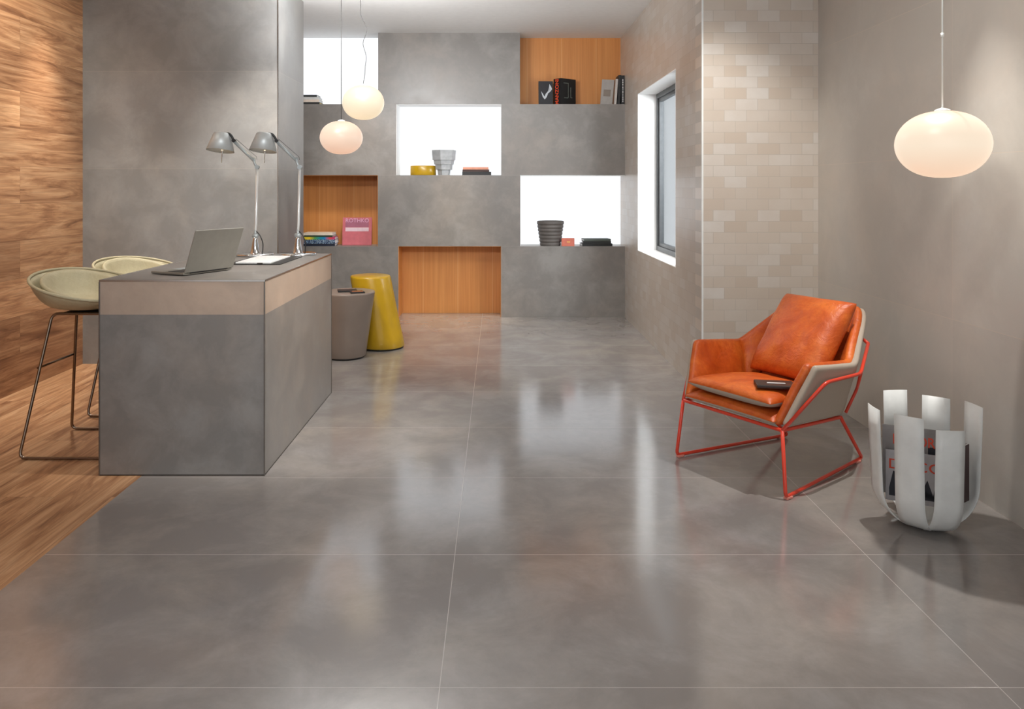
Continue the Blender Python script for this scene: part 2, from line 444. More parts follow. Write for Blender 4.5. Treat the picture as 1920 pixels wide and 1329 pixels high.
# shelf wall of stacked blocks
R0, R1, R2, R3, R4 = CZ, 2.2035, 1.469, 0.7345, 0.0
def Xb(px): return (px-932)/1450*YB
b = bm_()
XE = XL
cells = [(709, 975, R1, R0), (None, 743, R2, R1), (940, None, R2, R1), (708.5, 975.5, R3, R2), (None, 747, R4, R3), (939.5, None, R4, R3)]
for a, c, z0, z1 in cells:
    box(b, Xb(a) if a else XE, Xb(c) if c else XW, YB, YN+0.02, z0, z1)
box(b, XE, XW, YN+0.02, YN+0.15, 0, CZ)
struct('wall_back', b, M['block'])
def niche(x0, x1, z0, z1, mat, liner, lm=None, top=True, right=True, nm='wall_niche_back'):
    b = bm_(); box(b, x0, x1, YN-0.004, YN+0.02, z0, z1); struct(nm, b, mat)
    if liner:
        e = 0.004; b = bm_()
        box(b, x0, x0+e, YB+0.004, YN, z0, z1)
        if right: box(b, x1-e, x1, YB+0.004, YN, z0, z1)
        if top: box(b, x0, x1, YB+0.004, YN, z1-e, z1)
        struct('wall_niche_lining', b, lm)
niche(Xb(743), Xb(940), R2, R1, M['glow'], True, M['white'])
niche(Xb(975.5), XW, R3, R2, M['glow'], True, M['white'], right=False)
niche(-2.6, Xb(709), R1, R0, M['glow'], False)
niche(Xb(975), XW, R1, R0, M['ven'], False)
niche(-2.6, Xb(708.5), R3, R2, M['ven'], True, M['ven'])
niche(Xb(747), Xb(939.5), R4, R3, M['ven'], True, M['ven'])
# window
wn = bpy.data.objects.new('window_1', None); COL.objects.link(wn); wn.location = (XW, (WY0+WY1)/2, WZ0); wn['kind'] = 'structure'
oy = (WY0+WY1)/2; hy = (WY1-WY0)/2; hz = WZ1-WZ0
b = bm_(); e = 0.006
box(b, -0.001, 0.236, -hy, -hy+e, 0, hz); box(b, -0.001, 0.236, hy-e, hy, 0, hz); box(b, -0.001, 0.236, -hy+e, hy-e, 0, e); box(b, -0.001, 0.236, -hy+e, hy-e, hz-e, hz)
obj('window_reveal', b, M['white'], wn)
def rect_frame(b, x0, x1, y0, y1, z0, z1, w):
    box(b, x0, x1, y0, y0+w, z0, z1, bev=0.002); box(b, x0, x1, y1-w, y1, z0, z1, bev=0.002)
    box(b, x0, x1, y0+w, y1-w, z0, z0+w, bev=0.002); box(b, x0, x1, y0+w, y1-w, z1-w, z1, bev=0.002)
b = bm_(); rect_frame(b, 0.17, 0.235, -hy+e, hy-e, e, hz-e, 0.045); fr = obj('window_frame', b, M['frame'], wn)
b = bm_(); rect_frame(b, 0.185, 0.22, -hy+e+0.045, hy-e-0.045, e+0.045, hz-e-0.045, 0.03); obj('window_sash', b, M['frame'], wn)
b = bm_(); box(b, 0.2, 0.206, -hy+0.08, hy-0.08, 0.08, hz-0.08); obj('window_pane', b, M['glass'], wn)

# ============================================================ desk
DX0, DX1, DY0, DY1, DZ = -1.850, -1.082, 3.598, 5.047, 0.910
dk = thing('reception_desk', 'large grey tiled block desk with lighter band under its top', 'desk', ((DX0+DX1)/2, (DY0+DY1)/2, 0))
hx, hy = (DX1-DX0)/2, (DY1-DY0)/2
b = bm_(); box(b, -hx, hx, -hy, hy, 0.004, 0.749); obj('body', b, M['desk'], dk)
b = bm_(); box(b, -hx, hx, -hy, hy, 0.749, DZ-0.006); o = obj('upper_band', b, M['band'], dk); o['label'] = 'light beige tiled band under the top'
b = bm_(); box(b, -hx+0.002, hx-0.002, -hy+0.002, hy-0.002, DZ-0.006, DZ); obj('desk_top', b, M['desk'], dk)
b = bm_()
for (x0, x1, y0, y1) in ((-hx-0.002, hx+0.002, -hy-0.002, -hy+0.004), (-hx-0.002, hx+0.002, hy-0.004, hy+0.002), (-hx-0.002, -hx+0.004, -hy, hy), (hx-0.004, hx+0.002, -hy, hy)):
    box(b, x0, x1, y0, y1, DZ-0.008, DZ+0.001, bev=0.001)
obj('top_edge_trim', b, M['steel'], dk)
for sx in (-1, 1):
    for sy in (-1, 1):
        b = bm_(); box(b, sx*hx-0.003, sx*hx+0.003, sy*hy-0.003, sy*hy+0.003, 0, DZ-0.008, bev=0.001); obj('corner_trim', b, M['trimd'], dk)
b = bm_(); box(b, -hx-0.001, hx+0.001, -hy-0.001, hy+0.001, 0, 0.005); obj('base_trim', b, M['darkm'], dk)

# ============================================================ bar stools
def make_stool():
    r = thing('bar_stool', '', 'bar stool', group='cream bar stools behind the desk')
    for y0, y1, nm in ((-0.235, -0.115, 'sled_leg'), (0.235, 0.115, 'sled_leg')):
        b = bm_()
        tube(b, [(-0.24, y0, 0.009), (0.20, y0, 0.009), (0.14, y1, 0.70), (-0.145, y1, 0.70)], 0.0075, 10, True, 0.035)
        obj(nm, b, M['bronze'], r)
    for x in (-0.1915, 0.163):
        b = bm_(); tube(b, [(x, -0.161, 0.435), (x, 0.161, 0.435)], 0.006, 8); obj('footrest_bar', b, M['bronze'], r)
    b = bm_(); box(b, -0.09, 0.09, -0.115, 0.115, 0.695, 0.708, bev=0.003); obj('mounting_plate', b, M['black'], r)
    yaw = -0.62
    def bowl(R, S, base, hb, hf, inset):
        b = bm_(); NA, NR = 40, 10; rows = []
        for j in range(NR+1):
            s = j/NR; ring = []
            for k in range(NA):
                a = 2*PI*k/NA
                back = (1-math.cos(a))/2                     # 1 at the back (a = pi)
                h = hf+(hb-hf)*back**0.8
                rx = R*(1.0+0.02*back); ry = S
                rad = (s**0.75)*(1-inset)
                zz = base+h*(s**3.4)
                ring.append(b.verts.new((rx*rad*math.cos(a), ry*rad*math.sin(a), zz)) if j else None)
            rows.append(ring)
        c = b.verts.new((0, 0, base))
        for k in range(NA):
            b.faces.new((c, rows[1][k], rows[1][(k+1) % NA]))
        for j in range(1, NR):
            for k in range(NA):
                b.faces.new((rows[j][k], rows[j][(k+1) % NA], rows[j+1][(k+1) % NA], rows[j+1][k]))
        return b
    obj('seat_shell', bowl(0.272, 0.25, 0.712, 0.178, 0.052, 0), M['cream'], r, loc=(-0.055, 0.02, 0), rot=(0, 0, yaw), sub=1, solid=(0.014, 1.0))
    b = bm_(); P = []
    for k in range(48):
        a = 2*PI*k/48; back = (1-math.cos(a))/2; h = 0.052+(0.178-0.052)*back**0.8
        P.append((1.0*(0.272-0.003)*(1+0.02*back)*math.cos(a), 0.247*math.sin(a), 0.712+h+0.006))
    tube(b, P, 0.008, 8, True); obj('rim_piping', b, M['cream'], r, loc=(-0.055, 0.02, 0), rot=(0, 0, yaw))
    obj('seat_cushion', bowl(0.262, 0.24, 0.724, 0.172, 0.030, 0.14), M['cream'], r, loc=(-0.055, 0.02, 0), rot=(0, 0, yaw), sub=1, solid=(0.024, 1.0))
    return r
st = make_stool(); st.location = (-2.112, 4.04, 0)
st['label'] = 'cream leather bar stool nearest the camera, left of the grey desk'
dup(st, (-2.15, 4.745, 0), None, 'cream leather bar stool farther back, near the grey partition wall')

# ============================================================ desk lamps
def make_lamp():
    r = thing('desk_lamp', '', 'desk lamp', group='chrome desk lamps on the desk')
    b = bm_(); lathe(b, [(0, 0), (0.115, 0), (0.117, 0.004), (0.115, 0.011), (0.11, 0.014), (0, 0.014)], 48); obj('base', b, M['chrome'], r)
    b = bm_(); lathe(b, [(0.034, 0.014), (0.03, 0.02), (0.022, 0.06), (0.015, 0.10), (0.012, 0.118), (0, 0.12)], 24); obj('stem', b, M['chrome'], r)
    b = bm_(); tube(b, [(-0.018, 0, 0.125), (0.018, 0, 0.125)], 0.013, 14); tube(b, [(0, 0, 0.118), (0, 0, 0.16)], 0.009, 12); obj('lower_joint', b, M['alu'], r)
    top = Vector((0.012, 0, 0.555))
    b = bm_(); tube(b, [(0, 0, 0.14), (0.004, 0, 0.2), top], 0.0085, 12); obj('lower_arm', b, M['rod'], r)
    b = bm_(); tube(b, [top+Vector((0, -0.013, 0.004)), top+Vector((0, 0.013, 0.004))], 0.014, 14)
    tube(b, [top, top+Vector((-0.02, 0, 0.035)), top+Vector((-0.018, 0, 0.065))], 0.008, 10, fil=0.02); obj('elbow_joint', b, M['alu'], r)
    e = top+Vector((-0.02, 0, 0.045)); hd = Vector((-0.135, 0, 0.722))
    b = bm_(); tube(b, [e, hd], 0.0095, 12); obj('upper_arm', b, M['alu'], r)
    b = bm_(); tube(b, [e+Vector((0.018, 0, 0.006)), e+Vector((0.016, 0, 0.024)), hd+Vector((0.012, 0, 0.016))], 0.0013, 6)
    obj('tension_wire', b, M['black'], r); b = bm_()
    tube(b, [(0.0, 0, 0.16), (0.03, -0.004, 0.13), (0.052, -0.006, 0.08), (0.048, -0.006, 0.02), (0.046, -0.006, 0.013)], 0.0035, 8, fil=0.03)
    obj('cable', b, M['black'], r)
    b = bm_(); tube(b, [hd, hd+Vector((-0.012, 0, 0.03)), hd+Vector((-0.03, 0, 0.05)), hd+Vector((-0.055, 0, 0.05))], 0.008, 10, fil=0.012)
    tube(b, [hd+Vector((0, -0.014, 0.005)), hd+Vector((0, 0.014, 0.005))], 0.011, 12); obj('head_joint', b, M['black'], r)
    hc = Vector((-0.222, 0, 0.662)); tilt = Matrix.Rotation(math.radians(7), 3, 'Y')
    b = bm_(); lathe(b, [(0.086, 0.0), (0.054, 0.108), (0.048, 0.114), (0, 0.115)], 40)
    sh = obj('lamp_shade', b, M['shade'], r, loc=hc, rot=(-0.15, math.radians(4), 0), solid=(0.0025, -1))
    b = bm_(); lathe(b, [(0, 0.03), (0.018, 0.034), (0.026, 0.05), (0.02, 0.075), (0.012, 0.1), (0, 0.1)], 20)
    obj('bulb', b, M['bulb'], r, loc=hc)
    b = bm_(); tube(b, [hc+Vector((0.012, 0, 0.005)), hc+Vector((0.012, 0, -0.004))], 0.008, 10); tube(b, [hc+Vector((0.012, 0, 0.03)), hc+Vector((0.012, 0, -0.004)), hc+Vector((0.009, 0, -0.075))], 0.0028, 8); obj('handle', b, M['chrome'], r)
    return r
M['bulb'] = flat('lamp_bulb', lin(255, 240, 220), 0.4, emit=(1, 0.72, 0.46, 1), es=14.0)
l1 = make_lamp(); l1.location = (-1.532, 4.90, DZ+0.001)
l1['label'] = 'chrome desk lamp standing nearer the laptop, left one of the two'
dup(l1, (-1.270, 4.93, DZ+0.001), None, 'chrome desk lamp at the right edge of the desk, by the far corner')

# ============================================================ laptop, papers
lp = thing('laptop', 'open silver laptop on the grey desk, lid back facing out', 'laptop', (-1.452, 3.893, DZ+0.001), math.atan2(0.28, 0.135))
# local: x along the hinge, y towards the user, z up
b = bm_(); box(b, -0.158, 0.158, 0.0, 0.225, 0.002, 0.014, bev=0.004); obj('laptop_base', b, M['lapt'], lp)
b = bm_(); box(b, -0.14, 0.14, 0.03, 0.125, 0.0142, 0.0155, bev=0.0005); obj('keyboard', b, M['black'], lp)
b = bm_(); box(b, -0.05, 0.05, 0.14, 0.205, 0.0142, 0.0150); obj('trackpad', b, M['alu'], lp)
b = bm_(); tube(b, [(-0.12, -0.002, 0.014), (0.12, -0.002, 0.014)], 0.006, 12); obj('hinge', b, M['black'], lp)
b = bm_(); box(b, -0.158, 0.158, -0.003, 0.003, 0.0, 0.222, bev=0.0025); ld = obj('screen_lid', b, M['lapt'], lp, loc=(0, -0.004, 0.014), rot=(math.radians(20), 0, 0))
b = bm_(); box(b, -0.147, 0.147, 0.003, 0.0038, 0.012, 0.212); obj('screen', b, M['black'], ld)

fo = thing('folder', 'dark open folder lying on the desk in front of the lamps', 'folder', (-1.335, 4.56, DZ+0.001), 0.0)
b = bm_(); box(b, -0.17, 0.13, -0.26, 0.225, 0, 0.004, bev=0.001); obj('cover', b, M['black'], fo)
b = bm_(); box(b, 0.0, 0.03, -0.262, -0.25, 0.004, 0.01, bev=0.001); obj('clasp', b, M['darkm'], fo)
b = bm_(); box(b, -0.12, 0.075, -0.20, 0.22, 0, 0.007, bev=0.001)
tag(obj('paper_pad', b, M['paper'], loc=(-1.345, 4.53, DZ+0.0052)), 'white pad of paper lying on the dark folder', 'paper pad')

# ============================================================ pendants
def pendant(loc, dia, ht, mat, label, kind):
    r = thing('pendant_lamp', label, 'pendant lamp', loc, 0, 'opal glass pendant lamps')
    b = bm_(); prof = []; N = 28
    for i in range(N+1):
        t = -PI/2+PI*i/N
        prof.append((max(0.0, dia/2*abs(math.cos(t))**0.86 if i not in (0, N) else 0), ht/2*(1 if math.sin(t) > 0 else -1)*abs(math.sin(t))**1.04))
    lathe(b, prof, 64); obj('glass_globe', b, mat, r)
    b = bm_(); lathe(b, [(0.0, ht/2-0.003), (0.03, ht/2-0.003), (0.028, ht/2+0.004), (0.008, ht/2+0.012), (0, ht/2+0.012)], 24); obj('cap', b, M['petal'], r)
    H = CZ-loc[2]; b = bm_()
    if kind == 'wavy':
        pts = []
        for i in range(60):
            t = i/59; z = ht/2+0.01+t*(H-ht/2-0.012)
            wv = 0.012*math.sin(t*13)+0.01*math.sin(t*23+1)+0.02*math.sin(t*5)
            wv *= min(1, t*6)*min(1, (1-t)*8)
            pts.append((wv-0.0*t, 0.3*wv, z))
        tube(b, pts, 0.0028, 6)
    else: tube(b, [(0, 0, ht/2+0.01), (0, 0, H-0.002)], 0.003, 6)
    obj('cord', b, M['cordl'] if kind != 'plain2' else M['petal'], r)
    if kind == 'plain2':
        b = bm_(); tube(b, [(0, 0, 0.43), (0, 0, 0.446)], 0.006, 10); obj('cord_clip', b, M['petal'], r)
    b = bm_(); lathe(b, [(0, H-0.03), (0.05, H-0.03), (0.055, H-0.02), (0.055, H-0.001), (0, H-0.001)], 32); obj('ceiling_rose', b, M['white'], r)
    return r
M['cordl'] = flat('grey_cord', lin(60, 59, 58), 0.6)
pendant((1.785, 3.10, 1.513), 0.345, 0.268, M['globe'], 'large opal pendant lamp hanging on the right above the magazine basket', 'plain2')
pendant((-1.073, 6.20, 2.022), 0.334, 0.276, M['globe2'], 'cream globe pendant, the upper of the pair left of the centre', 'wavy')
pendant((-1.2285, 6.10, 1.734), 0.334, 0.262, M['globe3'], 'peach globe pendant, the lower of the pair left of the centre', 'plain')

# ============================================================ side tables
t1 = thing('side_table', 'mustard yellow round side table flaring towards the floor', 'side table', (-1.03, 6.50, 0))
b = bm_()
sh = lambda z: 0.125-0.105*(z/0.6)-0.055
lathe(b, [(0, 0.012), (0.178, 0.012), (0.185, 0.02), (0.183, 0.10), (0.176, 0.25), (0.170, 0.45), (0.168, 0.585), (0.164, 0.60), (0.155, 0.604), (0, 0.604)], 64, shift=sh); obj('body', b, M['mustard'], t1)
b = bm_(); lathe(b, [(0, 0), (0.172, 0), (0.174, 0.013), (0, 0.013)], 48, shift=sh); obj('base_ring', b, M['black'], t1)
t2 = thing('side_table', 'taupe round side table tapering to the floor, half behind the desk', 'side table', (-1.185, 6.13, 0))
b = bm_()
sh = lambda z: -0.015+0.02*(z/0.52)
lathe(b, [(0, 0.012), (0.152, 0.012), (0.158, 0.02), (0.172, 0.15), (0.19, 0.33), (0.209, 0.505), (0.208, 0.517), (0.2, 0.52), (0.195, 0.52), (0, 0.518)], 64, shift=sh); obj('body', b, M['taupe'], t2)
b = bm_(); lathe(b, [(0, 0), (0.146, 0), (0.15, 0.013), (0, 0.013)], 48, shift=sh); obj('base_ring', b, M['black'], t2)
b = bm_(); box(b, -0.075, 0.075, -0.05, 0.05, 0, 0.012, bev=0.002)
tag(obj('notebook', b, M['black'], loc=(-1.185, 6.12, 0.5205), rot=(0, 0, 0.25)), 'small black notebook lying on the taupe side table', 'notebook')
M['copper'] = flat('copper', lin(220, 150, 120), 0.25, 0.9)
cb = thing('tray', 'small black tray with a copper centre on the taupe side table', 'tray', (-1.09, 6.03, 0.5205), 0.3)
b = bm_(); box(b, -0.055, 0.055, -0.04, 0.04, 0, 0.010, bev=0.002); obj('rim', b, M['black'], cb)
b = bm_(); box(b, -0.043, 0.043, -0.03, 0.03, 0.010, 0.014, bev=0.001); obj('inset', b, M['copper'], cb)

# ============================================================ books and vases
def mat_cache(rgb, rough=0.5):
    k = ('c',)+tuple(rgb)
    if k not in M: M[k] = flat('cover_%d_%d_%d' % rgb, lin(*rgb), rough, var=0.04)
    return M[k]
def book_lying(x, y, z, wd, dp, th, rgb, label, group, rz=0.0, spine_front=True, page=None):
    """a book lying flat; spine towards the room"""
    r = thing('book', label, 'book', (x, y, z), rz, group)
    c = mat_cache(rgb); t = 0.0025
    b = bm_(); box(b, -wd/2, wd/2, -dp/2, dp/2, 0, t); box(b, -wd/2, wd/2, -dp/2, dp/2, th-t, th)
    if spine_front: box(b, -wd/2, wd/2, -dp/2, -dp/2+t, t, th-t)
    obj('cover', b, c, r)
    b = bm_(); box(b, -wd/2+0.004, wd/2-0.004, (-dp/2+t) if spine_front else (-dp/2+0.004), dp/2-0.004, t, th-t); obj('pages', b, mat_cache(page) if page else M['paper'], r)
    return r
def book_upright(x, y, z, wd, ht, th, rgb, label, group, rz=0.0, ry=0.0, rx=0.0, page=(225, 220, 210)):
    """standing book: cover faces -y, spine on the -x side"""
    r = thing('book', label, 'book', (x, y, z), rz, group); r.rotation_euler = (rx, ry, rz)
    c = mat_cache(rgb); t = 0.003
    b = bm_(); box(b, 0, wd, -th/2, -th/2+t, 0, ht); box(b, 0, wd, th/2-t, th/2, 0, ht); box(b, 0, t, -th/2+t, th/2-t, 0, ht)
    obj('cover', b, c, r)
    b = bm_(); box(b, t, wd-0.005, -th/2+t, th/2-t, 0.003, ht-0.004); obj('pages', b, mat_cache(page), r)
    return r
S = 179.0
def X_(px): return (px-932)/S
YM = 8.10
# upper left niche: stack of four
z = R1+0.0005; g = 'books stacked in the upper left niche'
for rgb, wd, th, ex, lb, pg in (((38, 36, 34), 0.26, 0.022, 603, 'black book with yellow pages, lowest in the upper left niche', (190, 170, 90)),
                           ((222, 205, 190), 0.27, 0.026, 602, 'cream book, second from the bottom in the upper left niche', None),
                           ((205, 205, 202), 0.28, 0.026, 601, 'pale grey book directly under the top black one, upper left niche', None),
                           ((34, 40, 40), 0.25, 0.022, 598, 'black book on top of the stack in the upper left niche', None)):
    book_lying(X_(ex)-wd/2, YM, z, wd, 0.19, th, rgb, lb, g, 0.0, True, pg); z += th+0.0005
# centre niche
b = bm_(); lathe(b, [(0, 0), (0.130, 0), (0.136, 0.006), (0.136, 0.098), (0.132, 0.102), (0.126, 0.1), (0.126, 0.006), (0, 0.006)], 48, sx=1.0, sy=0.62)
tag(obj('oval_bowl', b, M['mustard'], loc=(X_(793)-0.002, YM+0.055, R2+0.0005)), 'mustard oval bowl in the white centre niche', 'bowl')
M['vase'] = flat('grey_ceramic', lin(176, 178, 180), 0.55)
b = bm_()
def ngon_tier(b, prof, n, rot=0.3):
    for (r0, z0), (r1, z1) in prof:
        A = [b.verts.new((r0*math.cos(rot+2*PI*k/n), r0*math.sin(rot+2*PI*k/n), z0)) for k in range(n)]
        B = [b.verts.new((r1*math.cos(rot+2*PI*k/n), r1*math.sin(rot+2*PI*k/n), z1)) for k in range(n)]
        for k in range(n): b.faces.new((A[k], A[(k+1) % n], B[(k+1) % n], B[k]))
        b.faces.new(A); b.faces.new(B)
ngon_tier(b, [((0.062, 0), (0.070, 0.058)), ((0.088, 0.058), (0.093, 0.112)), ((0.104, 0.112), (0.112, 0.158)), ((0.122, 0.158), (0.130, 0.262))], 6)
tag(obj('vase', b, M['vase'], loc=(X_(832.5), YM-0.005, R2+0.0005)), 'stepped faceted grey vase in the white centre niche', 'vase')
g = 'books stacked in the white centre niche'; z = R2+0.0005
for rgb, wd, th, cx, rz, lb in (((36, 35, 36), 0.30, 0.036, 893.5, 0.05, 'black book at the bottom of the stack in the centre niche'),
                          ((64, 36, 28), 0.275, 0.022, 893, -0.03, 'dark brown book in the middle of the centre niche stack'),
                          ((222, 150, 122), 0.265, 0.024, 892, 0.02, 'coral book on top of the stack in the centre niche')):
    book_lying(X_(cx), YM, z, wd, 0.19, th, rgb, lb, g, rz); z += th+0.0005
# upper right niche
bk = book_upright(X_(1010), 8.12, R1+0.001, 0.150, 0.255, 0.025, (26, 26, 32), 'black book with a white figure on the cover, left of the red-lettered book', 'books in the upper right niche', rx=-0.10)
fig = mat_cache((190, 195, 200))
b = bm_()
pts = [(0.025, 0.15), (0.045, 0.12), (0.06, 0.09), (0.075, 0.12), (0.10, 0.15), (0.125, 0.165), (0.11, 0.19), (0.115, 0.225), (0.132, 0.195), (0.142, 0.17), (0.125, 0.145), (0.10, 0.125), (0.085, 0.085), (0.065, 0.06), (0.045, 0.085)]
vs = [b.verts.new((x, -0.0136, zz)) for x, zz in pts]; b.faces.new(vs)
bmesh.ops.triangulate(b, faces=b.faces)
obj('cover_picture', b, fig, bk)
bk = book_upright(X_(1040)+0.026, 8.10, R1+0.001, 0.215, 0.278, 0.11, (24, 26, 28), 'thick black book with large red letters down its spine', 'books in the upper right niche', rz=math.radians(38))
text_mesh('spine_lettering', 'MANZONI', 0.072, mat_cache((226, 82, 44)), bk, (-0.0012, 0.0, 0.139), (PI/2, -PI/2, -PI/2), offset=0.0016, sx=0.80)
gl_ = mat_cache((120, 128, 120))
b = bm_()
for x0, x1, z0, z1 in ((0.04, 0.11, 0.228, 0.233), (0.105, 0.109, 0.08, 0.228), (0.05, 0.105, 0.075, 0.079), (0.14, 0.145, 0.08, 0.19), (0.145, 0.165, 0.08, 0.084)):
    box(b, x0, x1, -0.0562, -0.055, z0, z1)
obj('cover_picture', b, gl_, bk)
bk = book_upright(X_(1125), 8.08, R1+0.002, 0.125, 0.265, 0.02, (150, 144, 138), 'grey covered book leaning to the right in the upper right niche', 'books in the upper right niche', ry=0.08, rz=math.radians(-16))
bk['label'] = 'grey covered book leaning to the right in the upper right niche'
b = bm_(); box(b, 0.025, 0.10, -0.0112, -0.010, 0.09, 0.16); obj('cover_picture', b, mat_cache((118, 104, 92)), bk)
g = 'books in the upper right niche'
r_ = thing('book', 'pale grey book between the leaning grey one and the black ones', 'book', (1.213, 8.10, R1+0.001), 0, g); r_.rotation_euler = (0, 0.07, 0)
def spine_book(r_, th, ht, rgb, dp=0.19):
    b = bm_(); t = 0.0025
    box(b, 0, t, -dp/2, dp/2, 0, ht); box(b, th-t, th, -dp/2, dp/2, 0, ht); box(b, t, th-t, -dp/2, -dp/2+t, 0, ht); obj('cover', b, mat_cache(rgb), r_)
    b = bm_(); box(b, t, th-t, -dp/2+t, dp/2-0.004, 0.003, ht-0.004); obj('pages', b, M['paper'], r_)
spine_book(r_, 0.022, 0.262, (196, 190, 184))
r_ = thing('book', 'tall plain black book standing among the upright ones, upper right', 'book', (1.2435, 8.09, R1+0.001), 0, g); r_.rotation_euler = (0, 0.045, 0)
spine_book(r_, 0.028, 0.30, (30, 29, 30))
r_ = thing('book', 'black book with a white spine line against the window wall', 'book', (1.283, 8.085, R1+0.001), 0, g)
spine_book(r_, 0.033, 0.295, (24, 24, 26))
b = bm_()
zz = 0.02
while zz < 0.26:
    hh = random.uniform(0.008, 0.02); box(b, 0.012, 0.021, -0.0962, -0.095, zz, zz+hh); zz += hh+random.uniform(0.004, 0.012)
obj('spine_marks', b, mat_cache((220, 220, 220)), r_)
# left wood niche
g = 'colourful books stacked in the left wood niche'; z = R3+0.0005
lbl = ['dark navy book at the very bottom of the colourful stack', 'blue and white patterned book low in the colourful stack', 'rainbow spined book in the middle of the colourful stack', 'dark green book just under the pale top book of the colourful stack', 'pale cream book on top of the colourful stack']
def multi(name, cols, sc_, vertical=True):
    t = NT(name); v, x, y, zc = t.pos(True)
    if vertical:
        f = t.math('ADD', t.math('MULTIPLY', x, 1/0.31), 0.5)
        n = len(cols); c = t.ramp(f, [(i/(n-1), cc) for i, cc in enumerate(cols)])
    else:
        nn = t.noise(t.comb(t.math('MULTIPLY', x, 90.0), y, t.math('MULTIPLY', zc, 60.0)), 1.0, 2)
        c = t.ramp(nn, [(0.42, cols[0]), (0.47, cols[1]), (0.52, cols[2]), (0.56, cols[3])])
    t.l(c, t.b.inputs['Base Color']); t.b.inputs['Roughness'].default_value = 0.4
    return t.m
rb = multi('rainbow_spine', [lin(228, 210, 60), lin(236, 200, 50), lin(90, 160, 80), lin(30, 140, 150), lin(30, 130, 190), lin(220, 80, 80), lin(190, 50, 110)], 1)
bp = multi('blue_pattern_spine', [lin(18, 34, 70), lin(30, 90, 150), lin(210, 232, 240), lin(20, 40, 60)], 1, False)
for i, (wd, th, cx, rz, rgb) in enumerate(((0.335, 0.026, 601, 0.03, (24, 30, 48)), (0.325, 0.042, 603, 0.0, (26, 60, 110)), (0.315, 0.026, 603, 0.02, (40, 130, 150)), (0.30, 0.016, 601, -0.02, (40, 60, 40)), (0.30, 0.026, 600, 0.0, (226, 212, 192)))):
    r_ = book_lying(X_(cx), YM, z, wd, 0.2, th, rgb, lbl[i], g, rz)
    if i == 2: r_.children[0].data.materials[0] = rb
    if i == 1: r_.children[0].data.materials[0] = bp
    z += th+0.0005
bk = book_upright(X_(641), 8.13, R3+0.001, 0.305, 0.292, 0.03, (196, 100, 108), 'rose pink book leaning on the back of the left wood niche', 'books in the left wood niche', rx=-0.14, rz=0.0)
b = bm_(); box(b, 0.03, 0.275, -0.0164, -0.0152, 0.145, 0.185); obj('title_band', b, mat_cache((224, 196, 204)), bk)
b = bm_(); box(b, 0.03, 0.275, -0.0160, -0.0152, 0.19, 0.27); obj('upper_field', b, mat_cache((166, 96, 118)), bk)
text_mesh('title_lettering', 'ROTHKO', 0.058, mat_cache((214, 160, 186)), bk, (0.152, -0.0168, 0.258), (PI/2, 0, 0), offset=0.0005, sx=1.02)
# right white niche
M['basketd'] = flat('dark_woven', lin(92, 86, 82), 0.6)
b = bm_()
prof = [(0, 0), (0.105, 0)]
for i in range(7):
    z0 = i*0.0365; r0 = 0.104+0.031*i/6
    prof += [(r0, z0+0.001), (r0+0.006, z0+0.008), (r0+0.007, z0+0.028), (r0+0.001, z0+0.0355)]
prof += [(0.142, 0.256), (0.136, 0.258), (0.130, 0.25), (0.098, 0.01), (0, 0.01)]
lathe(b, prof, 48)
tag(obj('ribbed_pot', b, M['basketd'], loc=(X_(1032), 8.10, R3+0.0005)), 'dark grey ribbed pot in the white right niche', 'pot')
bx = thing('box', 'small coral box beside the dark ribbed pot', 'box', (X_(1063)+0.002, 8.022, R3+0.0005))
b = bm_(); box(b, -0.066, 0.066, -0.03, 0.03, 0, 0.082, bev=0.002); obj('box_body', b, mat_cache((206, 112, 92)), bx)
b = bm_(); box(b, -0.012, 0.022, -0.0308, -0.03, 0.035, 0.052); obj('gold_label', b, mat_cache((222, 160, 96)), bx)
g = 'dark books stacked in the white right niche'; z = R3+0.0005
for rgb, wd, th, cx, rz, lb in (((24, 26, 25), 0.315, 0.026, 1117, 0.05, 'black book, lowest of the stack beside the coral box'),
                          ((30, 32, 30), 0.29, 0.024, 1117.5, -0.02, 'black book in the middle of the stack beside the coral box'),
                          ((78, 86, 80), 0.28, 0.022, 1117, 0.06, 'grey green book on top of the stack beside the coral box')):
    book_lying(X_(cx), YM, z, wd, 0.19, th, rgb, lb, g, rz); z += th+0.0005

# ============================================================ armchair
CH = (1.0642, 3.5784); TH = math.radians(33.22)
# local x = chair's own width axis (viewer's right), local y = towards the back
ch = thing('armchair', 'orange leather armchair with greige outer shell on a red wire frame', 'armchair', (CH[0], CH[1], 0), TH-PI/2)
rT = 0.0082
for s in (-1, 1):
    b = bm_(); tube(b, [(s*0.286, 0.017, 0.288), (s*0.315, 0.0, rT+0.004), (s*0.211, 0.735, rT+0.004), (s*0.268, 0.47, 0.268)], rT, 12, False, 0.025); obj('sled_leg', b, M['red'], ch)
    b = bm_(); tube(b, [(s*0.286, 0.017, 0.288), (s*0.380, 0.19, 0.492), (s*0.350, 0.50, 0.484), (s*0.262, 0.705, 0.585)], rT, 12, False, 0.03)
    tube(b, [(s*0.342, 0.515, 0.484), (s*0.268, 0.60, 0.38), (s*0.262, 0.52, 0.28)], rT*0.9, 10, False, 0.03); obj('arm_frame', b, M['red'], ch)
    for q in (0.03, 0.93):
        b = bm_(); p = Vector((s*0.315, 0, 0)).lerp(Vector((s*0.211, 0.735, 0)), q)
        box(b, p.x-0.011, p.x+0.011, p.y-0.02, p.y+0.02, 0.0005, 0.012, bev=0.003); obj('foot_glide', b, M['glide'] if 'glide' in M else M.setdefault('glide', flat('clear_glide', lin(230, 150, 135), 0.4)), ch)
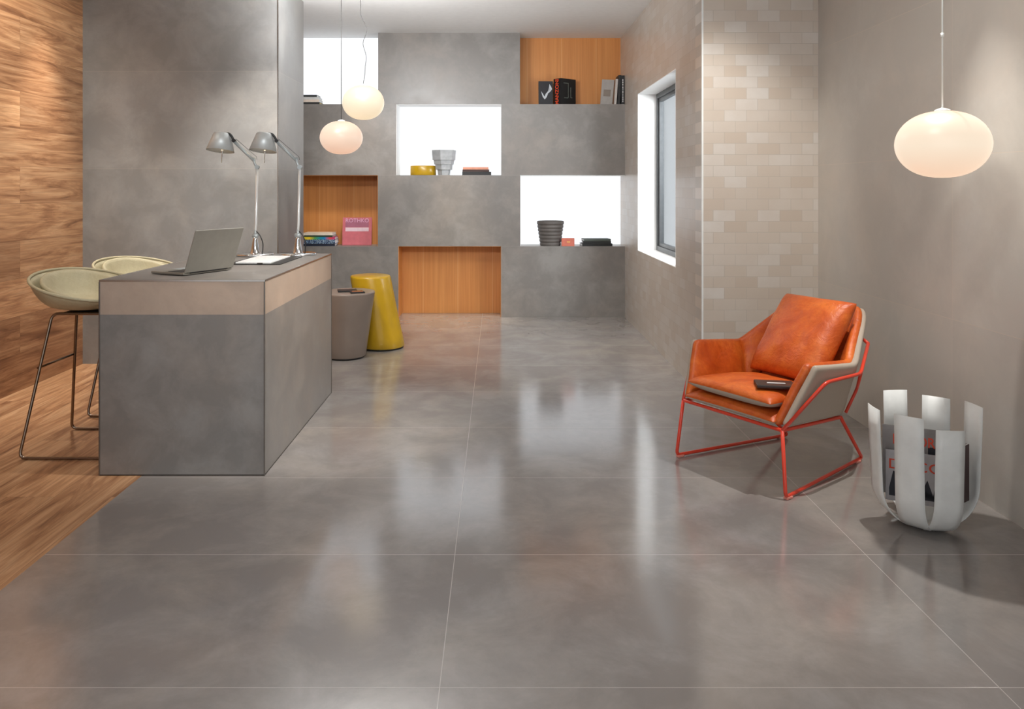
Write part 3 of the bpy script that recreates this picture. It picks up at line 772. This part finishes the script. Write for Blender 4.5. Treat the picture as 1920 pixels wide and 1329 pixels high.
b = bm_(); tube(b, [(-0.286, 0.017, 0.288), (0.286, 0.017, 0.288), (0.268, 0.47, 0.268), (-0.268, 0.47, 0.268)], rT, 12, True, 0.012); obj('seat_frame', b, M['red'], ch)
b = bm_(); tube(b, [(-0.262, 0.705, 0.585), (-0.2, 0.745, 0.60), (0.2, 0.745, 0.60), (0.262, 0.705, 0.585)], rT, 12, False, 0.05); obj('back_frame', b, M['red'], ch)

def shell_sheet(d, drop_top=0.0, bulge=0.012, wr=0.0):
    """sheet running round left arm, back and right arm; d pushes it towards the inside"""
    half = [((0.283, 0.0, 0.302), (0.356, 0.134, 0.572)),
            ((0.284, 0.22, 0.296), (0.348, 0.30, 0.556)),
            ((0.276, 0.44, 0.284), (0.338, 0.485, 0.540)),
            ((0.250, 0.50, 0.280), (0.202, 0.79, 0.752))]
    mid = ((0.0, 0.53, 0.278), (0.0, 0.825, 0.748))
    cols = [((-a[0], a[1], a[2]), (-t[0], t[1], t[2])) for a, t in half]+[mid]+[(a, t) for a, t in reversed(half)]
    nseg = [4, 4, 5, 5, 5, 5, 4, 4]; NR = 8
    C = []
    for i, n in enumerate(nseg):
        for k in range(n):
            t = k/n; C.append((Vector(cols[i][0]).lerp(Vector(cols[i+1][0]), t), Vector(cols[i][1]).lerp(Vector(cols[i+1][1]), t), i, t))
    C.append((Vector(cols[-1][0]), Vector(cols[-1][1]), 7, 1.0))
    b = bm_(); G_ = []
    cen = Vector((0, 0.22, 0.45))
    for bot, top, i, t in C:
        col = []
        for j in range(NR+1):
            s = j/NR; p = bot.lerp(top, s*(1-drop_top)-(0.0 if drop_top else 0.0))+(Vector((0, 0.022, 0)) if drop_top and i in (0, 7) and (t in (0.0, 1.0) and (i == 0 or t == 1.0)) else Vector((0, 0, 0)))
            pad = math.sin(PI*min(1, max(0, t)))*math.sin(PI*s)*bulge
            inn = Vector((cen.x-p.x, max(cen.y-p.y, -9) if i in (2, 3, 4, 5) else 0.0, 0))
            if i in (3, 4): inn.x *= 0.1
            inn.normalize()
            p = p+inn*(d+pad)
            if wr: p += inn*wr*(noise.noise(p*14)+0.5*noise.noise(p*30))
            col.append(b.verts.new(p))
        G_.append(col)
    for A, B in zip(G_, G_[1:]):
        for j in range(NR): b.faces.new((A[j], B[j], B[j+1], A[j+1]))
    return b
obj('fabric_shell', shell_sheet(0.002, drop_top=0.022, bulge=0.0), M['taupef'], ch, sub=2, solid=(0.032, 0.0))['label'] = 'greige fabric outer shell'
obj('leather_lining', shell_sheet(0.030, bulge=0.014, wr=0.006), M['orange'], ch, sub=2, solid=(0.042, 0.0))['label'] = 'orange leather padding inside the arms and back'

def pillow(wd, dp, th, n=22, pw=0.42, wr=0.004, taper=0.0, flatb=1.0, seed=0):
    b = bm_(); T = []; B_ = []
    for i in range(n+1):
        rt, rb_ = [], []
        for j in range(n+1):
            u = -1+2*i/n; v = -1+2*j/n
            h = ((1-abs(u)**3.2)*(1-abs(v)**3.2))
            h = max(h, 0)**pw
            x = u*wd/2*(1-taper*(v+1)/2)*(1-0.03*(1-v*v)); y = v*dp/2*(1-0.03*(1-u*u))
            q = Vector((x, y, seed))
            wz = wr*(noise.noise(q*11)+0.5*noise.noise(q*24))*h
            rim = i in (0, n) or j in (0, n)
            vt = b.verts.new((x, y, h*th/2+wz)); rt.append(vt)
            rb_.append(vt if rim else b.verts.new((x, y, -h*th/2*flatb)))
        T.append(rt); B_.append(rb_)
    for i in range(n):
        for j in range(n):
            f = b.faces.new((T[i][j], T[i+1][j], T[i+1][j+1], T[i][j+1])); f.material_index = 0; f.smooth = True
            q = (B_[i][j], B_[i][j+1], B_[i+1][j+1], B_[i+1][j])
            if len(set(q)) == 4 and not all(v in [T[i][j], T[i+1][j], T[i+1][j+1], T[i][j+1]] for v in q):
                f = b.faces.new(q); f.material_index = 1; f.smooth = True
    return b
# lower seat pad
b = pillow(0.535, 0.50, 0.085, pw=0.3, flatb=0.6)
obj('seat_pad', b, [M['orange'], M['taupef']], ch, loc=(0, 0.235, 0.318), sub=1)
b = pillow(0.50, 0.47, 0.105, pw=0.38, wr=0.006, taper=0.06, flatb=0.75, seed=3)
obj('seat_cushion', b, [M['orange'], M['taupef']], ch, loc=(0.005, 0.215, 0.378), rot=(math.radians(-4), 0, 0), sub=1)
b = pillow(0.43, 0.47, 0.15, pw=0.45, wr=0.008, seed=8)
obj('back_cushion', b, M['orange'], ch, loc=(0.03, 0.515, 0.60), rot=(math.radians(53), 0, math.radians(-4)), sub=1)
# tablet case on the seat
tb = thing('wallet', 'dark leather wallet with a silver bar lying on the armchair seat', 'wallet', (1.262, 3.515, 0.437), math.radians(-10))
b = bm_(); box(b, -0.085, 0.085, -0.055, 0.055, 0, 0.016, bev=0.005); obj('case', b, M['darkcase'] if 'darkcase' in M else M.setdefault('darkcase', flat('dark_leather', lin(50, 40, 36), 0.4)), tb)
b = bm_(); box(b, -0.035, 0.045, -0.012, -0.002, 0.0155, 0.018, bev=0.001); obj('silver_bar', b, M['petal'], tb)

# ============================================================ magazine basket
BX, BY = 1.712, 3.09
mb = thing('magazine_rack', 'white magazine rack of six curved upright metal strips', 'magazine rack', (BX, BY, 0))
def petal(az, ht, rad=0.188, wd=0.104, lean=0.012, w0=0.05):
    a = math.radians(az); b = bm_(); prof = []
    Rb = 0.15
    prof += [(0.0, 0.003), (rad-Rb, 0.004)]
    for k in range(1, 13):
        t = PI/2*k/12; prof.append((rad-Rb+Rb*math.sin(t), 0.004+Rb*(1-math.cos(t))*1.05))
    prof += [(rad+lean*0.3, 0.25), (rad+lean*0.7, 0.35), (rad+lean, ht)]
    L = []
    for r_, z_ in prof:
        k = min(1.0, r_/0.12); hw = (w0+(wd-w0)*k)/2
        row = []
        for u in (-1, -0.5, 0, 0.5, 1):
            rr = r_+0.004*(1-u*u)*k
            row.append(b.verts.new((rr*math.cos(a)-hw*u*math.sin(a), rr*math.sin(a)+hw*u*math.cos(a), z_)))
        L.append(row)
    for A, B in zip(L, L[1:]):
        for k in range(4):
            f = b.faces.new((A[k], A[k+1], B[k+1], B[k])); f.smooth = True
    return b
for az, ht in ((-95, 0.432), (-135, 0.468), (177, 0.462), (95, 0.478), (50, 0.462), (4, 0.470)):
    obj('metal_strip', petal(az, ht), M['petal'], mb, solid=(0.0035, 1.0))
M['maggrey'] = flat('magazine_cover', lin(150, 146, 146), 0.3, var=0.12, scale=12)
M['magpale'] = flat('magazine_cover_pale', lin(186, 184, 188), 0.3, var=0.1, scale=9)
def magazine(loc, rz, rx, wd, ht, th, mat, label, deco, ry=0.0):
    r = thing('magazine', label, 'magazine', loc, rz, 'magazines in the white rack'); r.rotation_euler = (rx, ry, rz)
    b = bm_(); box(b, -wd/2, wd/2, -th/2, -th/2+0.001, 0, ht); box(b, -wd/2, wd/2, th/2-0.001, th/2, 0, ht); box(b, -wd/2, -wd/2+0.001, -th/2, th/2, 0, ht)
    obj('cover', b, mat, r)
    b = bm_(); box(b, -wd/2+0.001, wd/2-0.002, -th/2+0.001, th/2-0.001, 0.001, ht-0.002); obj('pages', b, M['paper'], r)
    if deco: deco(r, th, wd, ht)
    return r
OR = mat_cache((232, 86, 60)); DK = mat_cache((48, 50, 60))
def deco1(r, th, wd, ht):
    text_mesh('title_lettering', 'DECOR', 0.056, OR, r, (-0.006, -th/2-0.0008, ht-0.055), (PI/2, 0, 0), offset=0.0008, sx=0.80)
    text_mesh('headline', '+ DECO', 0.042, DK, r, (0.01, -th/2-0.0008, ht-0.13), (PI/2, 0, 0), sx=1.0)
    b = bm_(); box(b, 0.045, 0.078, -th/2-0.001, -th/2, ht-0.10, ht-0.07, mtx=None); obj('cover_picture', b, DK, r)
def deco2(r, th, wd, ht):
    text_mesh('title_lettering', 'DECO', 0.056, OR, r, (-0.004, -th/2-0.0008, ht-0.055), (PI/2, 0, 0), sx=1.3)
    b = bm_(); base = [(-0.10, 0.02), (0.09, 0.02), (0.085, 0.05), (0.07, 0.13), (0.055, 0.04), (0.035, 0.10), (0.01, 0.035), (-0.05, 0.035), (-0.06, 0.09), (-0.07, 0.035), (-0.085, 0.12), (-0.1, 0.05)]
    b.faces.new([b.verts.new((x, -th/2-0.0008, z)) for x, z in base]); bmesh.ops.triangulate(b, faces=b.faces)
    obj('cover_picture', b, DK, r)
yw = math.radians(-26)
magazine((BX-0.035, BY+0.012, 0.10), yw, -0.02, 0.235, 0.275, 0.007, M['maggrey'], 'grey magazine standing rearmost in the rack with orange title letters', deco1)
magazine((BX-0.045, BY-0.022, 0.085), yw, -0.02, 0.225, 0.20, 0.007, M['magpale'], 'lower front magazine in the rack with pale cover and dark shapes', deco2)
magazine((BX+0.002, BY+0.052, 0.06), yw, 0.0, 0.22, 0.24, 0.022, mat_cache((60, 44, 42)), 'thick dark brown magazine behind the orange titled ones in the rack', None)
magazine((BX+0.115, BY-0.035, 0.09), math.radians(35), 0.0, 0.14, 0.225, 0.010, mat_cache((74, 52, 50)), 'brown magazine at the right side of the rack', None, ry=0.0)
magazine((BX+0.075, BY+0.09, 0.10), math.radians(-10), 0.0, 0.19, 0.2, 0.006, M['black'], 'black magazine poking out of the right side of the rack', None, ry=0.30)
